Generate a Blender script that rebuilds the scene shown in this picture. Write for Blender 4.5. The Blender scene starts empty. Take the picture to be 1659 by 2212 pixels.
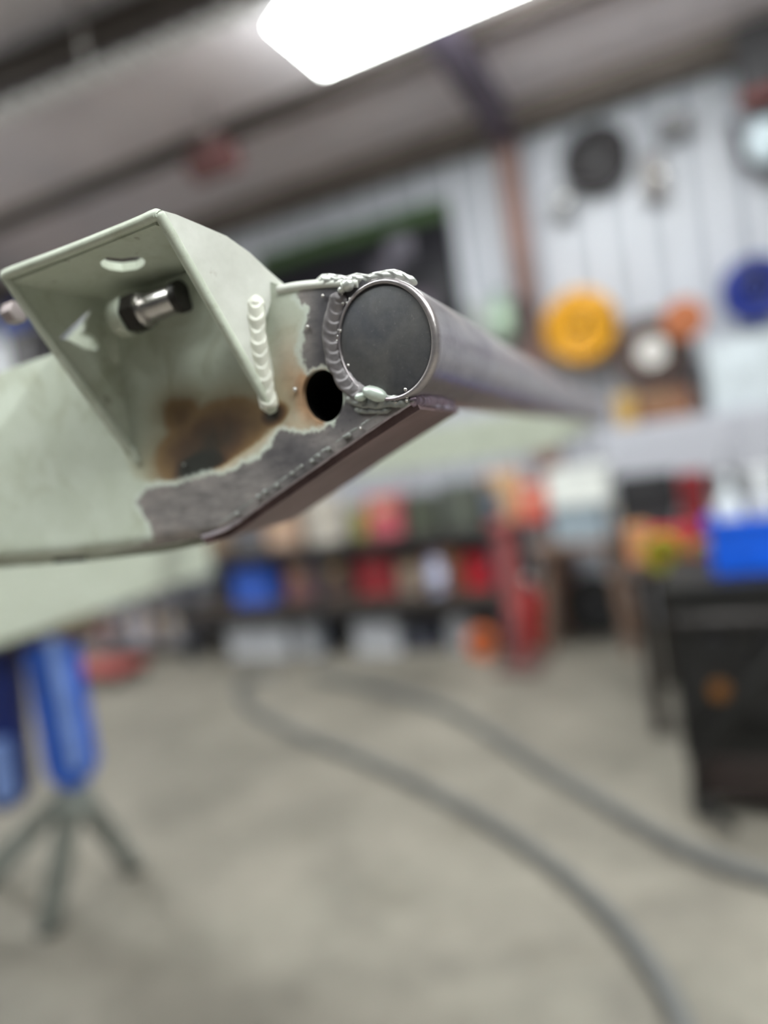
import bpy, bmesh, math, random
from math import sin, cos, pi, radians, sqrt
from mathutils import Vector, Matrix
from mathutils.geometry import delaunay_2d_cdt

random.seed(7)
SC = bpy.context.scene
COL = SC.collection

# ------------------------------------------------------------------ camera
FPX, CX, CY, CAMH = 1600.0, 829.5, 1106.0, 1.30      # focal length and centre in pixels of a 1659 x 2212 frame
ROLL, PITCH = radians(8.5), radians(3.6)
CF = Vector((0, cos(PITCH), -sin(PITCH)))
_u0 = Vector((0, sin(PITCH), cos(PITCH))); _r0 = Vector((1, 0, 0))
CR = _r0 * cos(ROLL) - _u0 * sin(ROLL)
CU = _r0 * sin(ROLL) + _u0 * cos(ROLL)
CAM = Vector((0, 0, CAMH))
cd = bpy.data.cameras.new('camera'); cam = bpy.data.objects.new('camera', cd); COL.objects.link(cam)
m3 = Matrix((CR, CU, -CF)).transposed()
cam.matrix_world = Matrix.Translation(CAM) @ m3.to_4x4()
cd.sensor_fit = 'HORIZONTAL'; cd.sensor_width = 36.0; cd.lens = FPX / 1659 * 36.0
cd.clip_start = 0.02; cd.clip_end = 100
cd.dof.use_dof = True; cd.dof.focus_distance = 0.31
APERTURE = 0.0135                                      # metres
cd.dof.aperture_fstop = cd.lens / 1000 / APERTURE
SC.camera = cam

# ------------------------------------------------------------------ world, exposure
w = bpy.data.worlds.new('world'); SC.world = w; w.use_nodes = True
w.node_tree.nodes['Background'].inputs[0].default_value = (0.93, 0.96, 1.0, 1)
w.node_tree.nodes['Background'].inputs[1].default_value = 0.03
SC.view_settings.view_transform = 'Standard'; SC.view_settings.look = 'None'
SC.view_settings.exposure = 0.4; SC.view_settings.gamma = 1.0; SC.view_settings.use_curve_mapping = False
LAMP = 20.0                                            # emission of the ceiling light diffusers

# ------------------------------------------------------------------ projection helpers
def ray(x, y): return CF + CR * ((x - CX) / FPX) - CU * ((y - CY) / FPX)
def at(x, y, z): return CAM + ray(x, y) * z
def onp(x, y, o, n):
    d = ray(x, y); return CAM + d * ((o - CAM).dot(n) / d.dot(n))
def onz(x, y, z):
    d = ray(x, y); return CAM + d * ((z - CAMH) / d.z)
def depth(P): return (P - CAM).dot(CF)
def hor(v): v = Vector((v.x, v.y, 0)); return v.normalized()

# ------------------------------------------------------------------ materials
MATS = {}
def srgb(c):
    f = lambda v: v / 12.92 if v <= .04045 else ((v + .055) / 1.055) ** 2.4
    return tuple(f(v / 255.0) for v in c)
def mat(name, rgb, rough=.6, metal=0.0, var=.18, scale=14.0, bump=0.0, emit=0.0, spec=.5, alpha=None):
    """procedural material: sRGB colour varied by noise"""
    if name in MATS: return MATS[name]
    m = bpy.data.materials.new(name); m.use_nodes = True; nt = m.node_tree; N = nt.nodes; Lk = nt.links
    b = N['Principled BSDF']; c = srgb(rgb)
    b.inputs['Roughness'].default_value = rough; b.inputs['Metallic'].default_value = metal
    b.inputs['Specular IOR Level'].default_value = spec
    tc = N.new('ShaderNodeTexCoord'); no = N.new('ShaderNodeTexNoise')
    no.inputs['Scale'].default_value = scale; no.inputs['Detail'].default_value = 6
    Lk.new(tc.outputs['Object'], no.inputs['Vector'])
    cr = N.new('ShaderNodeValToRGB')
    cr.color_ramp.elements[0].position = .3; cr.color_ramp.elements[1].position = .72
    cr.color_ramp.elements[0].color = tuple(v * (1 - var) for v in c) + (1,)
    cr.color_ramp.elements[1].color = tuple(min(1, v * (1 + var)) for v in c) + (1,)
    Lk.new(no.outputs['Fac'], cr.inputs['Fac']); Lk.new(cr.outputs['Color'], b.inputs['Base Color'])
    if bump:
        bp = N.new('ShaderNodeBump'); bp.inputs['Strength'].default_value = bump; bp.inputs['Distance'].default_value = .002
        Lk.new(no.outputs['Fac'], bp.inputs['Height']); Lk.new(bp.outputs['Normal'], b.inputs['Normal'])
    if emit:
        b.inputs['Emission Color'].default_value = c + (1,); b.inputs['Emission Strength'].default_value = emit
    MATS[name] = m; return m

class NT:
    """small node helper"""
    def __init__(s, name):
        s.m = bpy.data.materials.new(name); s.m.use_nodes = True; s.t = s.m.node_tree
        s.b = s.t.nodes['Principled BSDF']; s.tc = s.t.nodes.new('ShaderNodeTexCoord'); MATS[name] = s.m
    def noise(s, scale, detail=6, rough=.6, vec=None, dist=0):
        n = s.t.nodes.new('ShaderNodeTexNoise'); n.inputs['Scale'].default_value = scale
        n.inputs['Detail'].default_value = detail; n.inputs['Roughness'].default_value = rough
        n.inputs['Distortion'].default_value = dist
        s.t.links.new(vec or s.tc.outputs['Object'], n.inputs['Vector']); return n.outputs['Fac']
    def stretch(s, sx, sy, sz, rot=(0, 0, 0)):
        n = s.t.nodes.new('ShaderNodeMapping'); n.inputs['Scale'].default_value = (sx, sy, sz); n.inputs['Rotation'].default_value = rot
        s.t.links.new(s.tc.outputs['Object'], n.inputs['Vector']); return n.outputs[0]
    def attr(s, name):
        n = s.t.nodes.new('ShaderNodeAttribute'); n.attribute_name = name; return n.outputs['Fac']
    def _in(s, sock, v):
        if isinstance(v, (int, float)): sock.default_value = v
        else: s.t.links.new(v, sock)
    def math(s, op, a, b=0.0, clamp=False):
        n = s.t.nodes.new('ShaderNodeMath'); n.operation = op; n.use_clamp = clamp
        s._in(n.inputs[0], a); s._in(n.inputs[1], b); return n.outputs[0]
    def ramp(s, fac, stops, interp='LINEAR'):
        n = s.t.nodes.new('ShaderNodeValToRGB'); n.color_ramp.interpolation = interp
        while len(n.color_ramp.elements) < len(stops): n.color_ramp.elements.new(.5)
        for e, (p, c) in zip(n.color_ramp.elements, stops):
            e.position = p; e.color = (srgb(c) if isinstance(c, tuple) else (c, c, c)) + (1,)
        s.t.links.new(fac, n.inputs['Fac']); return n.outputs['Color']
    def mix(s, fac, a, b, mode='MIX'):
        n = s.t.nodes.new('ShaderNodeMix'); n.data_type = 'RGBA'; n.blend_type = mode
        s._in(n.inputs[0], fac)
        for k, v in ((6, a), (7, b)):
            if isinstance(v, tuple): n.inputs[k].default_value = srgb(v) + (1,)
            else: s.t.links.new(v, n.inputs[k])
        return n.outputs[2]
    def bump(s, h, strength, dist=.001):
        n = s.t.nodes.new('ShaderNodeBump'); n.inputs['Strength'].default_value = strength; n.inputs['Distance'].default_value = dist
        s.t.links.new(h, n.inputs['Height']); s.t.links.new(n.outputs[0], s.b.inputs['Normal'])
    def set(s, **k):
        for a, v in k.items():
            sock = s.b.inputs[{'color': 'Base Color', 'rough': 'Roughness', 'metal': 'Metallic', 'spec': 'Specular IOR Level'}[a]]
            if isinstance(v, tuple): sock.default_value = srgb(v) + (1,)
            else: s._in(sock, v)
        return s.m

# ------------------------------------------------------------------ mesh helpers
class MB:
    def __init__(s): s.v = []; s.f = []; s.sm = []
    def add(s, vs, fs, smooth=False):
        o = len(s.v); s.v += [Vector(p) for p in vs]; s.f += [tuple(i + o for i in f) for f in fs]; s.sm += [smooth] * len(fs); return s
    def box(s, c, d, M=None, taper=1.0):
        x, y, z = d[0] / 2, d[1] / 2, d[2] / 2; vs = []
        for sz in (-1, 1):
            k = taper if sz > 0 else 1.0
            for sx, sy in ((-1, -1), (1, -1), (1, 1), (-1, 1)):
                p = Vector((sx * x * k, sy * y * k, sz * z))
                if M: p = M @ p
                vs.append(p + Vector(c))
        return s.add(vs, [(3, 2, 1, 0), (4, 5, 6, 7), (0, 1, 5, 4), (1, 2, 6, 5), (2, 3, 7, 6), (3, 0, 4, 7)])
    def cyl(s, p0, p1, r0, r1=None, n=20, caps=True, smooth=True):
        r1 = r0 if r1 is None else r1; p0 = Vector(p0); p1 = Vector(p1); q = (p1 - p0).to_track_quat('Z', 'Y')
        vs = []
        for p, r in ((p0, r0), (p1, r1)):
            for i in range(n): a = 2 * pi * i / n; vs.append(p + q @ Vector((r * cos(a), r * sin(a), 0)))
        s.add(vs, [(i, (i + 1) % n, n + (i + 1) % n, n + i) for i in range(n)], smooth)
        if caps: s.add(vs[:n], [tuple(reversed(range(n)))]); s.add(vs[n:], [tuple(range(n))])
        return s
    def bar(s, p0, p1, w, h, up=(0, 0, 1)):
        p0 = Vector(p0); p1 = Vector(p1); d = (p1 - p0).normalized(); x = d.cross(Vector(up)).normalized(); z = x.cross(d)
        vs = [p + x * (a * w / 2) + z * (b * h / 2) for p in (p0, p1) for a, b in ((-1, -1), (1, -1), (1, 1), (-1, 1))]
        return s.add(vs, [(0, 1, 2, 3), (7, 6, 5, 4), (0, 4, 5, 1), (1, 5, 6, 2), (2, 6, 7, 3), (3, 7, 4, 0)])
    def lathe(s, c, prof, n=20):
        c = Vector(c); vs = [c + Vector((r * cos(2 * pi * i / n), r * sin(2 * pi * i / n), z)) for r, z in prof for i in range(n)]
        k = len(prof)
        s.add(vs, [(j * n + i, j * n + (i + 1) % n, (j + 1) * n + (i + 1) % n, (j + 1) * n + i) for j in range(k - 1) for i in range(n)], True)
        if prof[0][0] > 1e-5: s.add(vs[:n], [tuple(reversed(range(n)))])
        if prof[-1][0] > 1e-5: s.add(vs[-n:], [tuple(range(n))])
        return s
    def sph(s, c, r, nu=12, nv=8, M=None):
        c = Vector(c); r = Vector(r) if not isinstance(r, (int, float)) else Vector((r, r, r)); vs = []
        for j in range(nv + 1):
            t = pi * j / nv
            for i in range(nu):
                a = 2 * pi * i / nu; p = Vector((r.x * sin(t) * cos(a), r.y * sin(t) * sin(a), r.z * cos(t)))
                vs.append((M @ p if M else p) + c)
        return s.add(vs, [(j * nu + i, (j + 1) * nu + i, (j + 1) * nu + (i + 1) % nu, j * nu + (i + 1) % nu) for j in range(nv) for i in range(nu)], True)
    def tube(s, pts, r, n=10, caps=True, closed=False):
        pts = [Vector(p) for p in pts]; k = len(pts); vs = []; up = Vector((0, 0, 1))
        for i, p in enumerate(pts):
            if closed: d = pts[(i + 1) % k] - pts[i - 1]
            else: d = pts[min(i + 1, k - 1)] - pts[max(i - 1, 0)]
            d.normalize(); x = d.cross(up)
            if x.length < 1e-3: x = d.cross(Vector((0, 1, 0)))
            x.normalize(); y = d.cross(x); rr = r[i] if isinstance(r, (list, tuple)) else r
            vs += [p + x * (rr * cos(2 * pi * j / n)) + y * (rr * sin(2 * pi * j / n)) for j in range(n)]
        e = k if closed else k - 1
        s.add(vs, [(i * n + j, i * n + (j + 1) % n, ((i + 1) % k) * n + (j + 1) % n, ((i + 1) % k) * n + j) for i in range(e) for j in range(n)], True)
        if caps and not closed: s.add(vs[:n], [tuple(reversed(range(n)))]); s.add(vs[-n:], [tuple(range(n))])
        return s
    def torus(s, c, R, r, axis='z', n=28, k=8):
        c = Vector(c); pts = []
        for i in range(n):
            a = 2 * pi * i / n; u, v = R * cos(a), R * sin(a)
            pts.append(c + Vector({'z': (u, v, 0), 'y': (u, 0, v), 'x': (0, u, v)}[axis]))
        return s.tube(pts, r, k, closed=True)
    def build(s, name, m, parent=None, bevel=0.0, label=None, kind=None, segs=2):
        me = bpy.data.meshes.new(name); me.from_pydata([tuple(p) for p in s.v], [], s.f); me.update()
        bm = bmesh.new(); bm.from_mesh(me)
        bmesh.ops.remove_doubles(bm, verts=bm.verts, dist=1e-6)
        bmesh.ops.recalc_face_normals(bm, faces=bm.faces); bm.to_mesh(me); bm.free()
        if len(me.polygons) == len(s.sm):
            for p, q in zip(me.polygons, s.sm): p.use_smooth = q
        me.materials.append(m)
        o = bpy.data.objects.new(name, me); COL.objects.link(o)
        if parent: o.parent = parent
        if bevel:
            b = o.modifiers.new('bevel', 'BEVEL'); b.width = bevel; b.segments = segs; b.limit_method = 'ANGLE'; b.angle_limit = radians(40)
            b.harden_normals = False
        if label: o['label'] = label
        if kind: o['kind'] = kind
        return o

def thing(name, label, cat, loc=(0, 0, 0), rz=0.0, group=None):
    o = bpy.data.objects.new(name, None); o.empty_display_size = .05; COL.objects.link(o)
    o.location = loc; o.rotation_euler = (0, 0, rz); o['label'] = label; o['category'] = cat
    if group: o['group'] = group
    return o
def struct(o): o['kind'] = 'structure'; return o
def copy_tree(o, parent=None):
    c = o.copy(); COL.objects.link(c)
    if parent: c.parent = parent
    for ch in list(o.children): copy_tree(ch, c)
    return c
def catmull(P, k=10):
    P = [Vector(p) for p in P]; Q = [P[0] * 2 - P[1]] + P + [P[-1] * 2 - P[-2]]; out = []
    for i in range(1, len(Q) - 2):
        a, b, c, d = Q[i - 1:i + 3]
        for j in range(k):
            t = j / k; out.append(.5 * ((2 * b) + (c - a) * t + (2 * a - 5 * b + 4 * c - d) * t * t + (3 * b - a - 3 * c + d) * t ** 3))
    return out + [P[-1]]
def inpoly(x, y, P):
    r = False; j = len(P) - 1
    for i in range(len(P)):
        if (P[i][1] > y) != (P[j][1] > y) and x < (P[j][0] - P[i][0]) * (y - P[i][1]) / (P[j][1] - P[i][1]) + P[i][0]: r = not r
        j = i
    return r
def dseg(x, y, P, closed=True):
    best = 1e9; n = len(P)
    for i in range(n if closed else n - 1):
        ax, ay = P[i]; bx, by = P[(i + 1) % n]; dx, dy = bx - ax, by - ay
        t = max(0, min(1, ((x - ax) * dx + (y - ay) * dy) / (dx * dx + dy * dy + 1e-9)))
        best = min(best, (x - ax - t * dx) ** 2 + (y - ay - t * dy) ** 2)
    return sqrt(best)
def sm(a, b, x): t = max(0, min(1, (x - a) / (b - a))); return t * t * (3 - 2 * t)

# ================================================================== THE SHOP SHELL
# wall coordinates: S to the right along the back wall, O out of the wall towards the room, Z up
EW = -hor(ray(-2500, 1520)); WN = Vector((EW.y, -EW.x, 0))          # WN points into the room
if WN.y > 0: WN = -WN
WBASE = onz(765, 1370, 0)
RZ = math.atan2(EW.y, EW.x)
def wp(s, o, z): return WBASE + EW * s + WN * o + Vector((0, 0, z))
def sof(px, py, off): return (onp(px, py, WBASE + WN * off, WN) - WBASE).dot(EW)
def wpx(px, py, off): return onp(px, py, WBASE + WN * off, WN)
EAVE = 3.42

# floor
nf = NT('concrete_floor')
big = nf.noise(1.3, 5, .55, dist=.6); fine = nf.noise(9, 8, .7); spots = nf.noise(3.1, 3, .5)
c = nf.ramp(big, [(.3, (102, 97, 90)), (.5, (134, 128, 119)), (.66, (151, 144, 134))])
c = nf.mix(.25, c, nf.ramp(fine, [(.3, (104, 101, 95)), (.7, (172, 167, 156))]))
c = nf.mix(nf.ramp(spots, [(.58, 0.0), (.72, .45)]), c, (112, 106, 95))
nf.bump(fine, .15, .003); nf.set(color=c, rough=.62, spec=.35)
b = MB(); b.box(wp(0, 4.5, -.1), (16, 15, .2), Matrix.Rotation(RZ, 3, 'Z'))
fl = struct(b.build('floor', MATS['concrete_floor']))

# back wall: ribbed white sheet, every rib a piece of its own
WALLM = mat('white_wall_sheet', (170, 172, 182), .45, 0, .05, 3)
b = MB(); b.box(wp(0, -.06, EAVE / 2 + .15), (16, .12, EAVE + .3), Matrix.Rotation(RZ, 3, 'Z'))
wall = struct(b.build('wall_back', WALLM))
b = MB(); pr = [(-.024, 0), (-.013, .012), (.013, .012), (.024, 0)]
vs = [Vector((x, -y, z)) for z in (0, EAVE) for x, y in pr]
b.add(vs, [(0, 1, 5, 4), (1, 2, 6, 5), (2, 3, 7, 6), (0, 3, 2, 1), (4, 5, 6, 7)])
rib0 = None
for i in range(-20, 16):
    s = 1.31 + .235 * i
    if rib0 is None: o = rib0 = b.build('rib', mat('lit_white_rib', (206, 208, 216), .4, 0, .04, 3), wall)  # ribs coloured lighter than the sheet, as if catching light
    else: o = rib0.copy(); COL.objects.link(o)
    o.location = wp(s, -.002, 0); o.rotation_euler = (0, 0, RZ)

# ceiling: insulated sheeting rising towards the room
def ceilz(o): return EAVE + .02 + .11 * o
nc = NT('ceiling_insulation'); n1 = nc.noise(2.2, 5, .6); n2 = nc.noise(.7, 2, .5)
c = nc.mix(.5, nc.ramp(n1, [(.3, (205, 197, 203)), (.7, (228, 220, 225))]), nc.ramp(n2, [(.35, (200, 196, 204)), (.65, (230, 218, 220))]))
nc.set(color=c, rough=.9, spec=.2)
b = MB(); q = [wp(s, o, ceilz(o) + t) for t in (0, .12) for s, o in ((-8, -.1), (8, -.1), (8, 9.5), (-8, 9.5))]
b.add(q, [(0, 1, 2, 3), (7, 6, 5, 4), (0, 4, 5, 1), (1, 5, 6, 2), (2, 6, 7, 3), (3, 7, 4, 0)])
struct(b.build('ceiling', MATS['ceiling_insulation']))
STEELBR = mat('brown_primer_steel', (104, 84, 80), .6, 0, .2, 5)
DARKST = mat('dark_primer_steel', (74, 66, 62), .6, 0, .2, 5)
# eave strut along the wall head, column, rafter, purlins
b = MB(); b.box(wp(0, .09, EAVE - .04), (16, .18, .16), Matrix.Rotation(RZ, 3, 'Z'))
struct(b.build('trim_1', mat('eave_strut_steel', (98, 88, 82), .6, 0, .2, 5)))
sc = sof(1128, 560, .12)
b = MB(); M = Matrix.Rotation(RZ, 3, 'Z')
for dx, wd in ((-.055, .012), (.055, .012)): b.box(wp(sc + dx, .11, EAVE / 2), (wd, .2, EAVE), M)
b.box(wp(sc, .11, EAVE / 2), (.11, .012, EAVE), M)
col = struct(b.build('trim_2', mat('column_primer', (140, 110, 104), .6, 0, .25, 3)))
b = MB(); b.bar(wp(sc, .05, ceilz(.05) - .12), wp(sc, 9.3, ceilz(9.3) - .12), .13, .2)
struct(b.build('trim_3', mat('rafter_primer', (92, 84, 100), .6, 0, .2, 4)))
k = 4
for o_, hgt, mm in ((1.05, .1, DARKST), (2.2, .09, mat('pale_purlin', (150, 146, 148), .6)), (3.4, .1, DARKST), (4.8, .1, DARKST)):
    b = MB(); b.bar(wp(-7.8, o_, ceilz(o_) - hgt / 2), wp(7.8, o_, ceilz(o_) - hgt / 2), .07, hgt)
    struct(b.build('trim_%d' % k, mm)); k += 1
for s_, mm, wd in ((-3.1, mat('pale_purlin', (150, 146, 148)), .1), (-2.6, DARKST, .08), (-3.6, DARKST, .08)):
    b = MB(); b.bar(wp(s_, .1, ceilz(.1) - .22), wp(s_, 4.2, ceilz(4.2) - .22), wd, .09)
    struct(b.build('trim_%d' % k, mm)); k += 1

# ------------------------------------------------------------------ ceiling lights
def fixture(P, label, long=1.9, wid=.5):
    t = thing('ceiling_light', label, 'ceiling light', P, RZ, 'ceiling light panels in rows')
    b = MB(); b.box((0, 0, .095), (long * .96, wid * .5, .05)); b.build('housing', mat('white_housing', (232, 234, 232), .5), t, .008)
    b = MB(); b.box((0, 0, .0375), (long, wid, .075), taper=.92)
    b.build('diffuser', mat('lamp_diffuser', (248, 255, 250), .5, emit=LAMP), t, .006)
    for sx in (-1, 1):
        zc = ceilz((Vector(P) - WBASE).dot(WN)) - P[2]
        b = MB(); b.cyl((sx * long * .4, 0, .06), (sx * long * .4, 0, zc + .01), .006, n=8); b.build('hanger_rod', mat('zinc', (170, 170, 172), .35, .8), t)
    return t
LZ = 3.3
c0 = onz(690, 160, LZ); c1 = onz(590, 60, LZ)
mid = (c0 + c1) / 2; s0 = (mid - WBASE).dot(EW) + .95; o0 = (mid - WBASE).dot(WN)
fixture(wp(s0, o0, LZ), 'white LED ceiling light panel hung beside the purple-grey rafter')
for i, (s_, o_, lb) in enumerate((
        (s0 - 6.6, o0 + .2, 'white LED ceiling light panel over the left end of the back wall'),
        (s0 - 4.4, 3.2, 'white LED ceiling light panel above the painted frame\'s crossmember'),
        (5.4, 4.0, 'white LED ceiling light panel above the black machine'),
        (4.3, 5.9, 'white LED ceiling light panel to the right of the capped tube'),
        (6.5, 5.7, 'white LED ceiling light panel far right of the black machine'),
        (1.35, 6.0, 'white LED ceiling light panel to the left of the hood bracket')
        )):
    fixture(wp(s_, o_, LZ + (.1 if o_ > 3 else 0)), lb)

# ================================================================== THE PAINTED FRAME (foreground)
Ldir = hor(ray(-1976, 1432)); Adir = hor(ray(1377, 906))
O = at(842, 735, .322)
FN = Ldir.cross(Vector((0, 0, 1))).normalized()
if FN.dot(CF) > 0: FN = -FN                                           # front face normal, towards the camera
def FP(x, y, d=0.0): return onp(x, y, O, FN) + Adir * d

frame = thing('trailer_frame', 'pale green painted steel frame with hood bracket, capped round tube and welds', 'metal frame', O)
def fbuild(mb, name, m, parent=frame, **k):
    mb.v = [p - O for p in mb.v]; o = mb.build(name, m, parent, **k); return o
# ---- materials
def paint_mat(name, masks):
    n = NT(name)
    a = n.noise(38, 7, .65); bigv = n.noise(11, 4, .5); fine = n.noise(900, 3, .6); drag = n.noise(24, 6, .7, dist=1.6)
    base = n.mix(.5, n.ramp(bigv, [(.32, (183, 190, 175)), (.68, (201, 208, 195))]), n.ramp(a, [(.3, (179, 186, 169)), (.7, (206, 212, 201))]))
    base = n.mix(n.ramp(drag, [(.52, 0.0), (.72, .6)]), base, (150, 153, 128))
    base = n.mix(n.ramp(n.noise(420, 4, .7), [(.55, 0.0), (.75, .35)]), base, (150, 152, 134))
    rough = .42; metal = 0.0
    if masks:
        sd = n.attr('bare'); sc = n.attr('scorch'); tan = n.attr('tan')
        ed = n.noise(240, 6, .72, vec=n.stretch(1, 1, .55)); wob = n.noise(60, 5, .6)
        s2 = n.math('ADD', sd, n.math('MULTIPLY', n.math('SUBTRACT', ed, .5), .36)); s2 = n.math('ADD', s2, n.math('MULTIPLY', n.math('SUBTRACT', wob, .5), .16))
        edge = n.ramp(s2, [(.38, 0.0), (.455, .75), (.505, .8), (.53, 0.0)])
        bm = n.ramp(s2, [(.485, 0.0), (.53, 1.0)])
        tanm = n.math('MULTIPLY', tan, n.math('ADD', .55, n.math('MULTIPLY', wob, .8)), True)
        c = n.mix(tanm, base, n.ramp(n.noise(70, 5, .6), [(.3, (150, 112, 80)), (.7, (206, 166, 132))]))
        scv = n.math('ADD', sc, n.math('MULTIPLY', n.math('MULTIPLY', n.math('SUBTRACT', n.noise(70, 6, .65), .5), .5), sc))
        soot = n.ramp(scv, [(.15, (176, 170, 140)), (.38, (128, 100, 66)), (.6, (82, 56, 38)), (.82, (34, 26, 24)), (1, (16, 13, 14))])
        c = n.mix(n.ramp(scv, [(.06, 0.0), (.4, .95)]), c, soot)
        c = n.mix(edge, c, (206, 213, 205))
        st = n.noise(60, 8, .75, vec=n.stretch(1, 1, 5, (0, .9, 0))); mott = n.noise(45, 6, .6); grit = n.noise(420, 4, .7)
        met = n.ramp(mott, [(.3, (104, 100, 102)), (.5, (140, 134, 134)), (.72, (182, 170, 166))])
        met = n.mix(.4, met, n.ramp(st, [(.35, (96, 92, 95)), (.65, (188, 180, 178))]))
        met = n.mix(n.attr('dark'), met, n.ramp(mott, [(.3, (74, 72, 77)), (.7, (108, 105, 110))]))
        met = n.mix(n.ramp(grit, [(.6, 0.0), (.75, .55)]), met, (58, 54, 55))
        c = n.mix(bm, c, met)
        n.bump(n.math('ADD', n.math('MULTIPLY', fine, .25), n.math('ADD', n.math('MULTIPLY', grit, .5), n.math('MULTIPLY', bm, -1.2))), .35, .0006)
        n.set(color=c, rough=n.math('SUBTRACT', .5, n.math('MULTIPLY', bm, .06)), metal=n.math('MULTIPLY', bm, .3))
    else:
        spk = n.noise(130, 4, .6); c = n.mix(n.ramp(spk, [(.66, 0.0), (.74, .7)]), base, (120, 112, 96))
        n.bump(n.math('ADD', a, n.math('MULTIPLY', fine, .25)), .25, .0006); n.set(color=c, rough=rough)
    return n.m
PAINT = paint_mat('sage_paint', False); PAINTW = paint_mat('sage_paint_worn', True)
n = NT('pale_paint'); a = n.noise(45, 6, .6); s_ = n.noise(120, 4, .6)
c = n.ramp(a, [(.3, (203, 204, 197)), (.7, (226, 227, 222))]); c = n.mix(n.ramp(s_, [(.64, 0.0), (.76, .6)]), c, (150, 140, 122))
n.bump(a, .3, .0006); n.set(color=c, rough=.4); PALE = n.m
n = NT('bare_steel'); st = n.noise(26, 8, .7, vec=n.stretch(1, 1, 4)); mo = n.noise(18, 5, .6); gr = n.noise(300, 4, .6)
c = n.ramp(mo, [(.28, (128, 120, 128)), (.5, (168, 162, 165)), (.72, (190, 178, 172))]); c = n.mix(.35, c, n.ramp(st, [(.3, (112, 104, 112)), (.7, (206, 200, 202))]))
pt = n.noise(34, 5, .65, dist=.8); c = n.mix(n.ramp(pt, [(.52, 0.0), (.68, .6)]), c, (120, 108, 122))
ht = n.attr('heat'); c = n.mix(ht, c, n.ramp(mo, [(.3, (44, 42, 66)), (.6, (84, 70, 84)), (.75, (120, 92, 84))]))
n.bump(n.math('ADD', gr, st), .12, .0005); n.set(color=c, rough=.3, metal=.7); TUBEM = n.m
n = NT('underside_steel'); st = n.noise(30, 8, .7, vec=n.stretch(1, 6, 1)); mo = n.noise(20, 5, .6)
c = n.mix(.5, n.ramp(mo, [(.3, (92, 70, 72)), (.7, (138, 112, 112))]), n.ramp(st, [(.3, (84, 68, 72)), (.7, (140, 118, 120))]))
n.bump(st, .15, .0005); n.set(color=c, rough=.5, metal=.4); UNDER = n.m
n = NT('mill_scale'); mo = n.noise(120, 8, .75); lg = n.noise(34, 4, .6); gr = n.noise(700, 3, .6)
c = n.mix(.5, n.ramp(mo, [(.3, (52, 52, 56)), (.7, (92, 90, 92))]), n.ramp(lg, [(.35, (56, 60, 72)), (.65, (86, 84, 82))]))
c = n.mix(n.ramp(gr, [(.62, 0.0), (.8, .5)]), c, (120, 118, 116)); n.bump(mo, .2, .0004); n.set(color=c, rough=.6, metal=.2); SCALE = n.m
WELDD = mat('dark_weld', (122, 117, 120), .45, .35, .3, 160, .4)
WELDG = mat('grey_weld', (150, 152, 150), .4, .5, .3, 160, .4)
WELDP = mat('painted_weld', (226, 226, 216), .33, 0, .08, 120, .2)
HEATW = mat('heat_tinted_weld', (146, 128, 142), .35, .7, .35, 150, .3)
ZINC = mat('zinc_bolt', (206, 202, 200), .26, .85, .15, 80)
BLACKST = mat('blackened_steel', (44, 40, 38), .5, .3, .25, 90)

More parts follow.
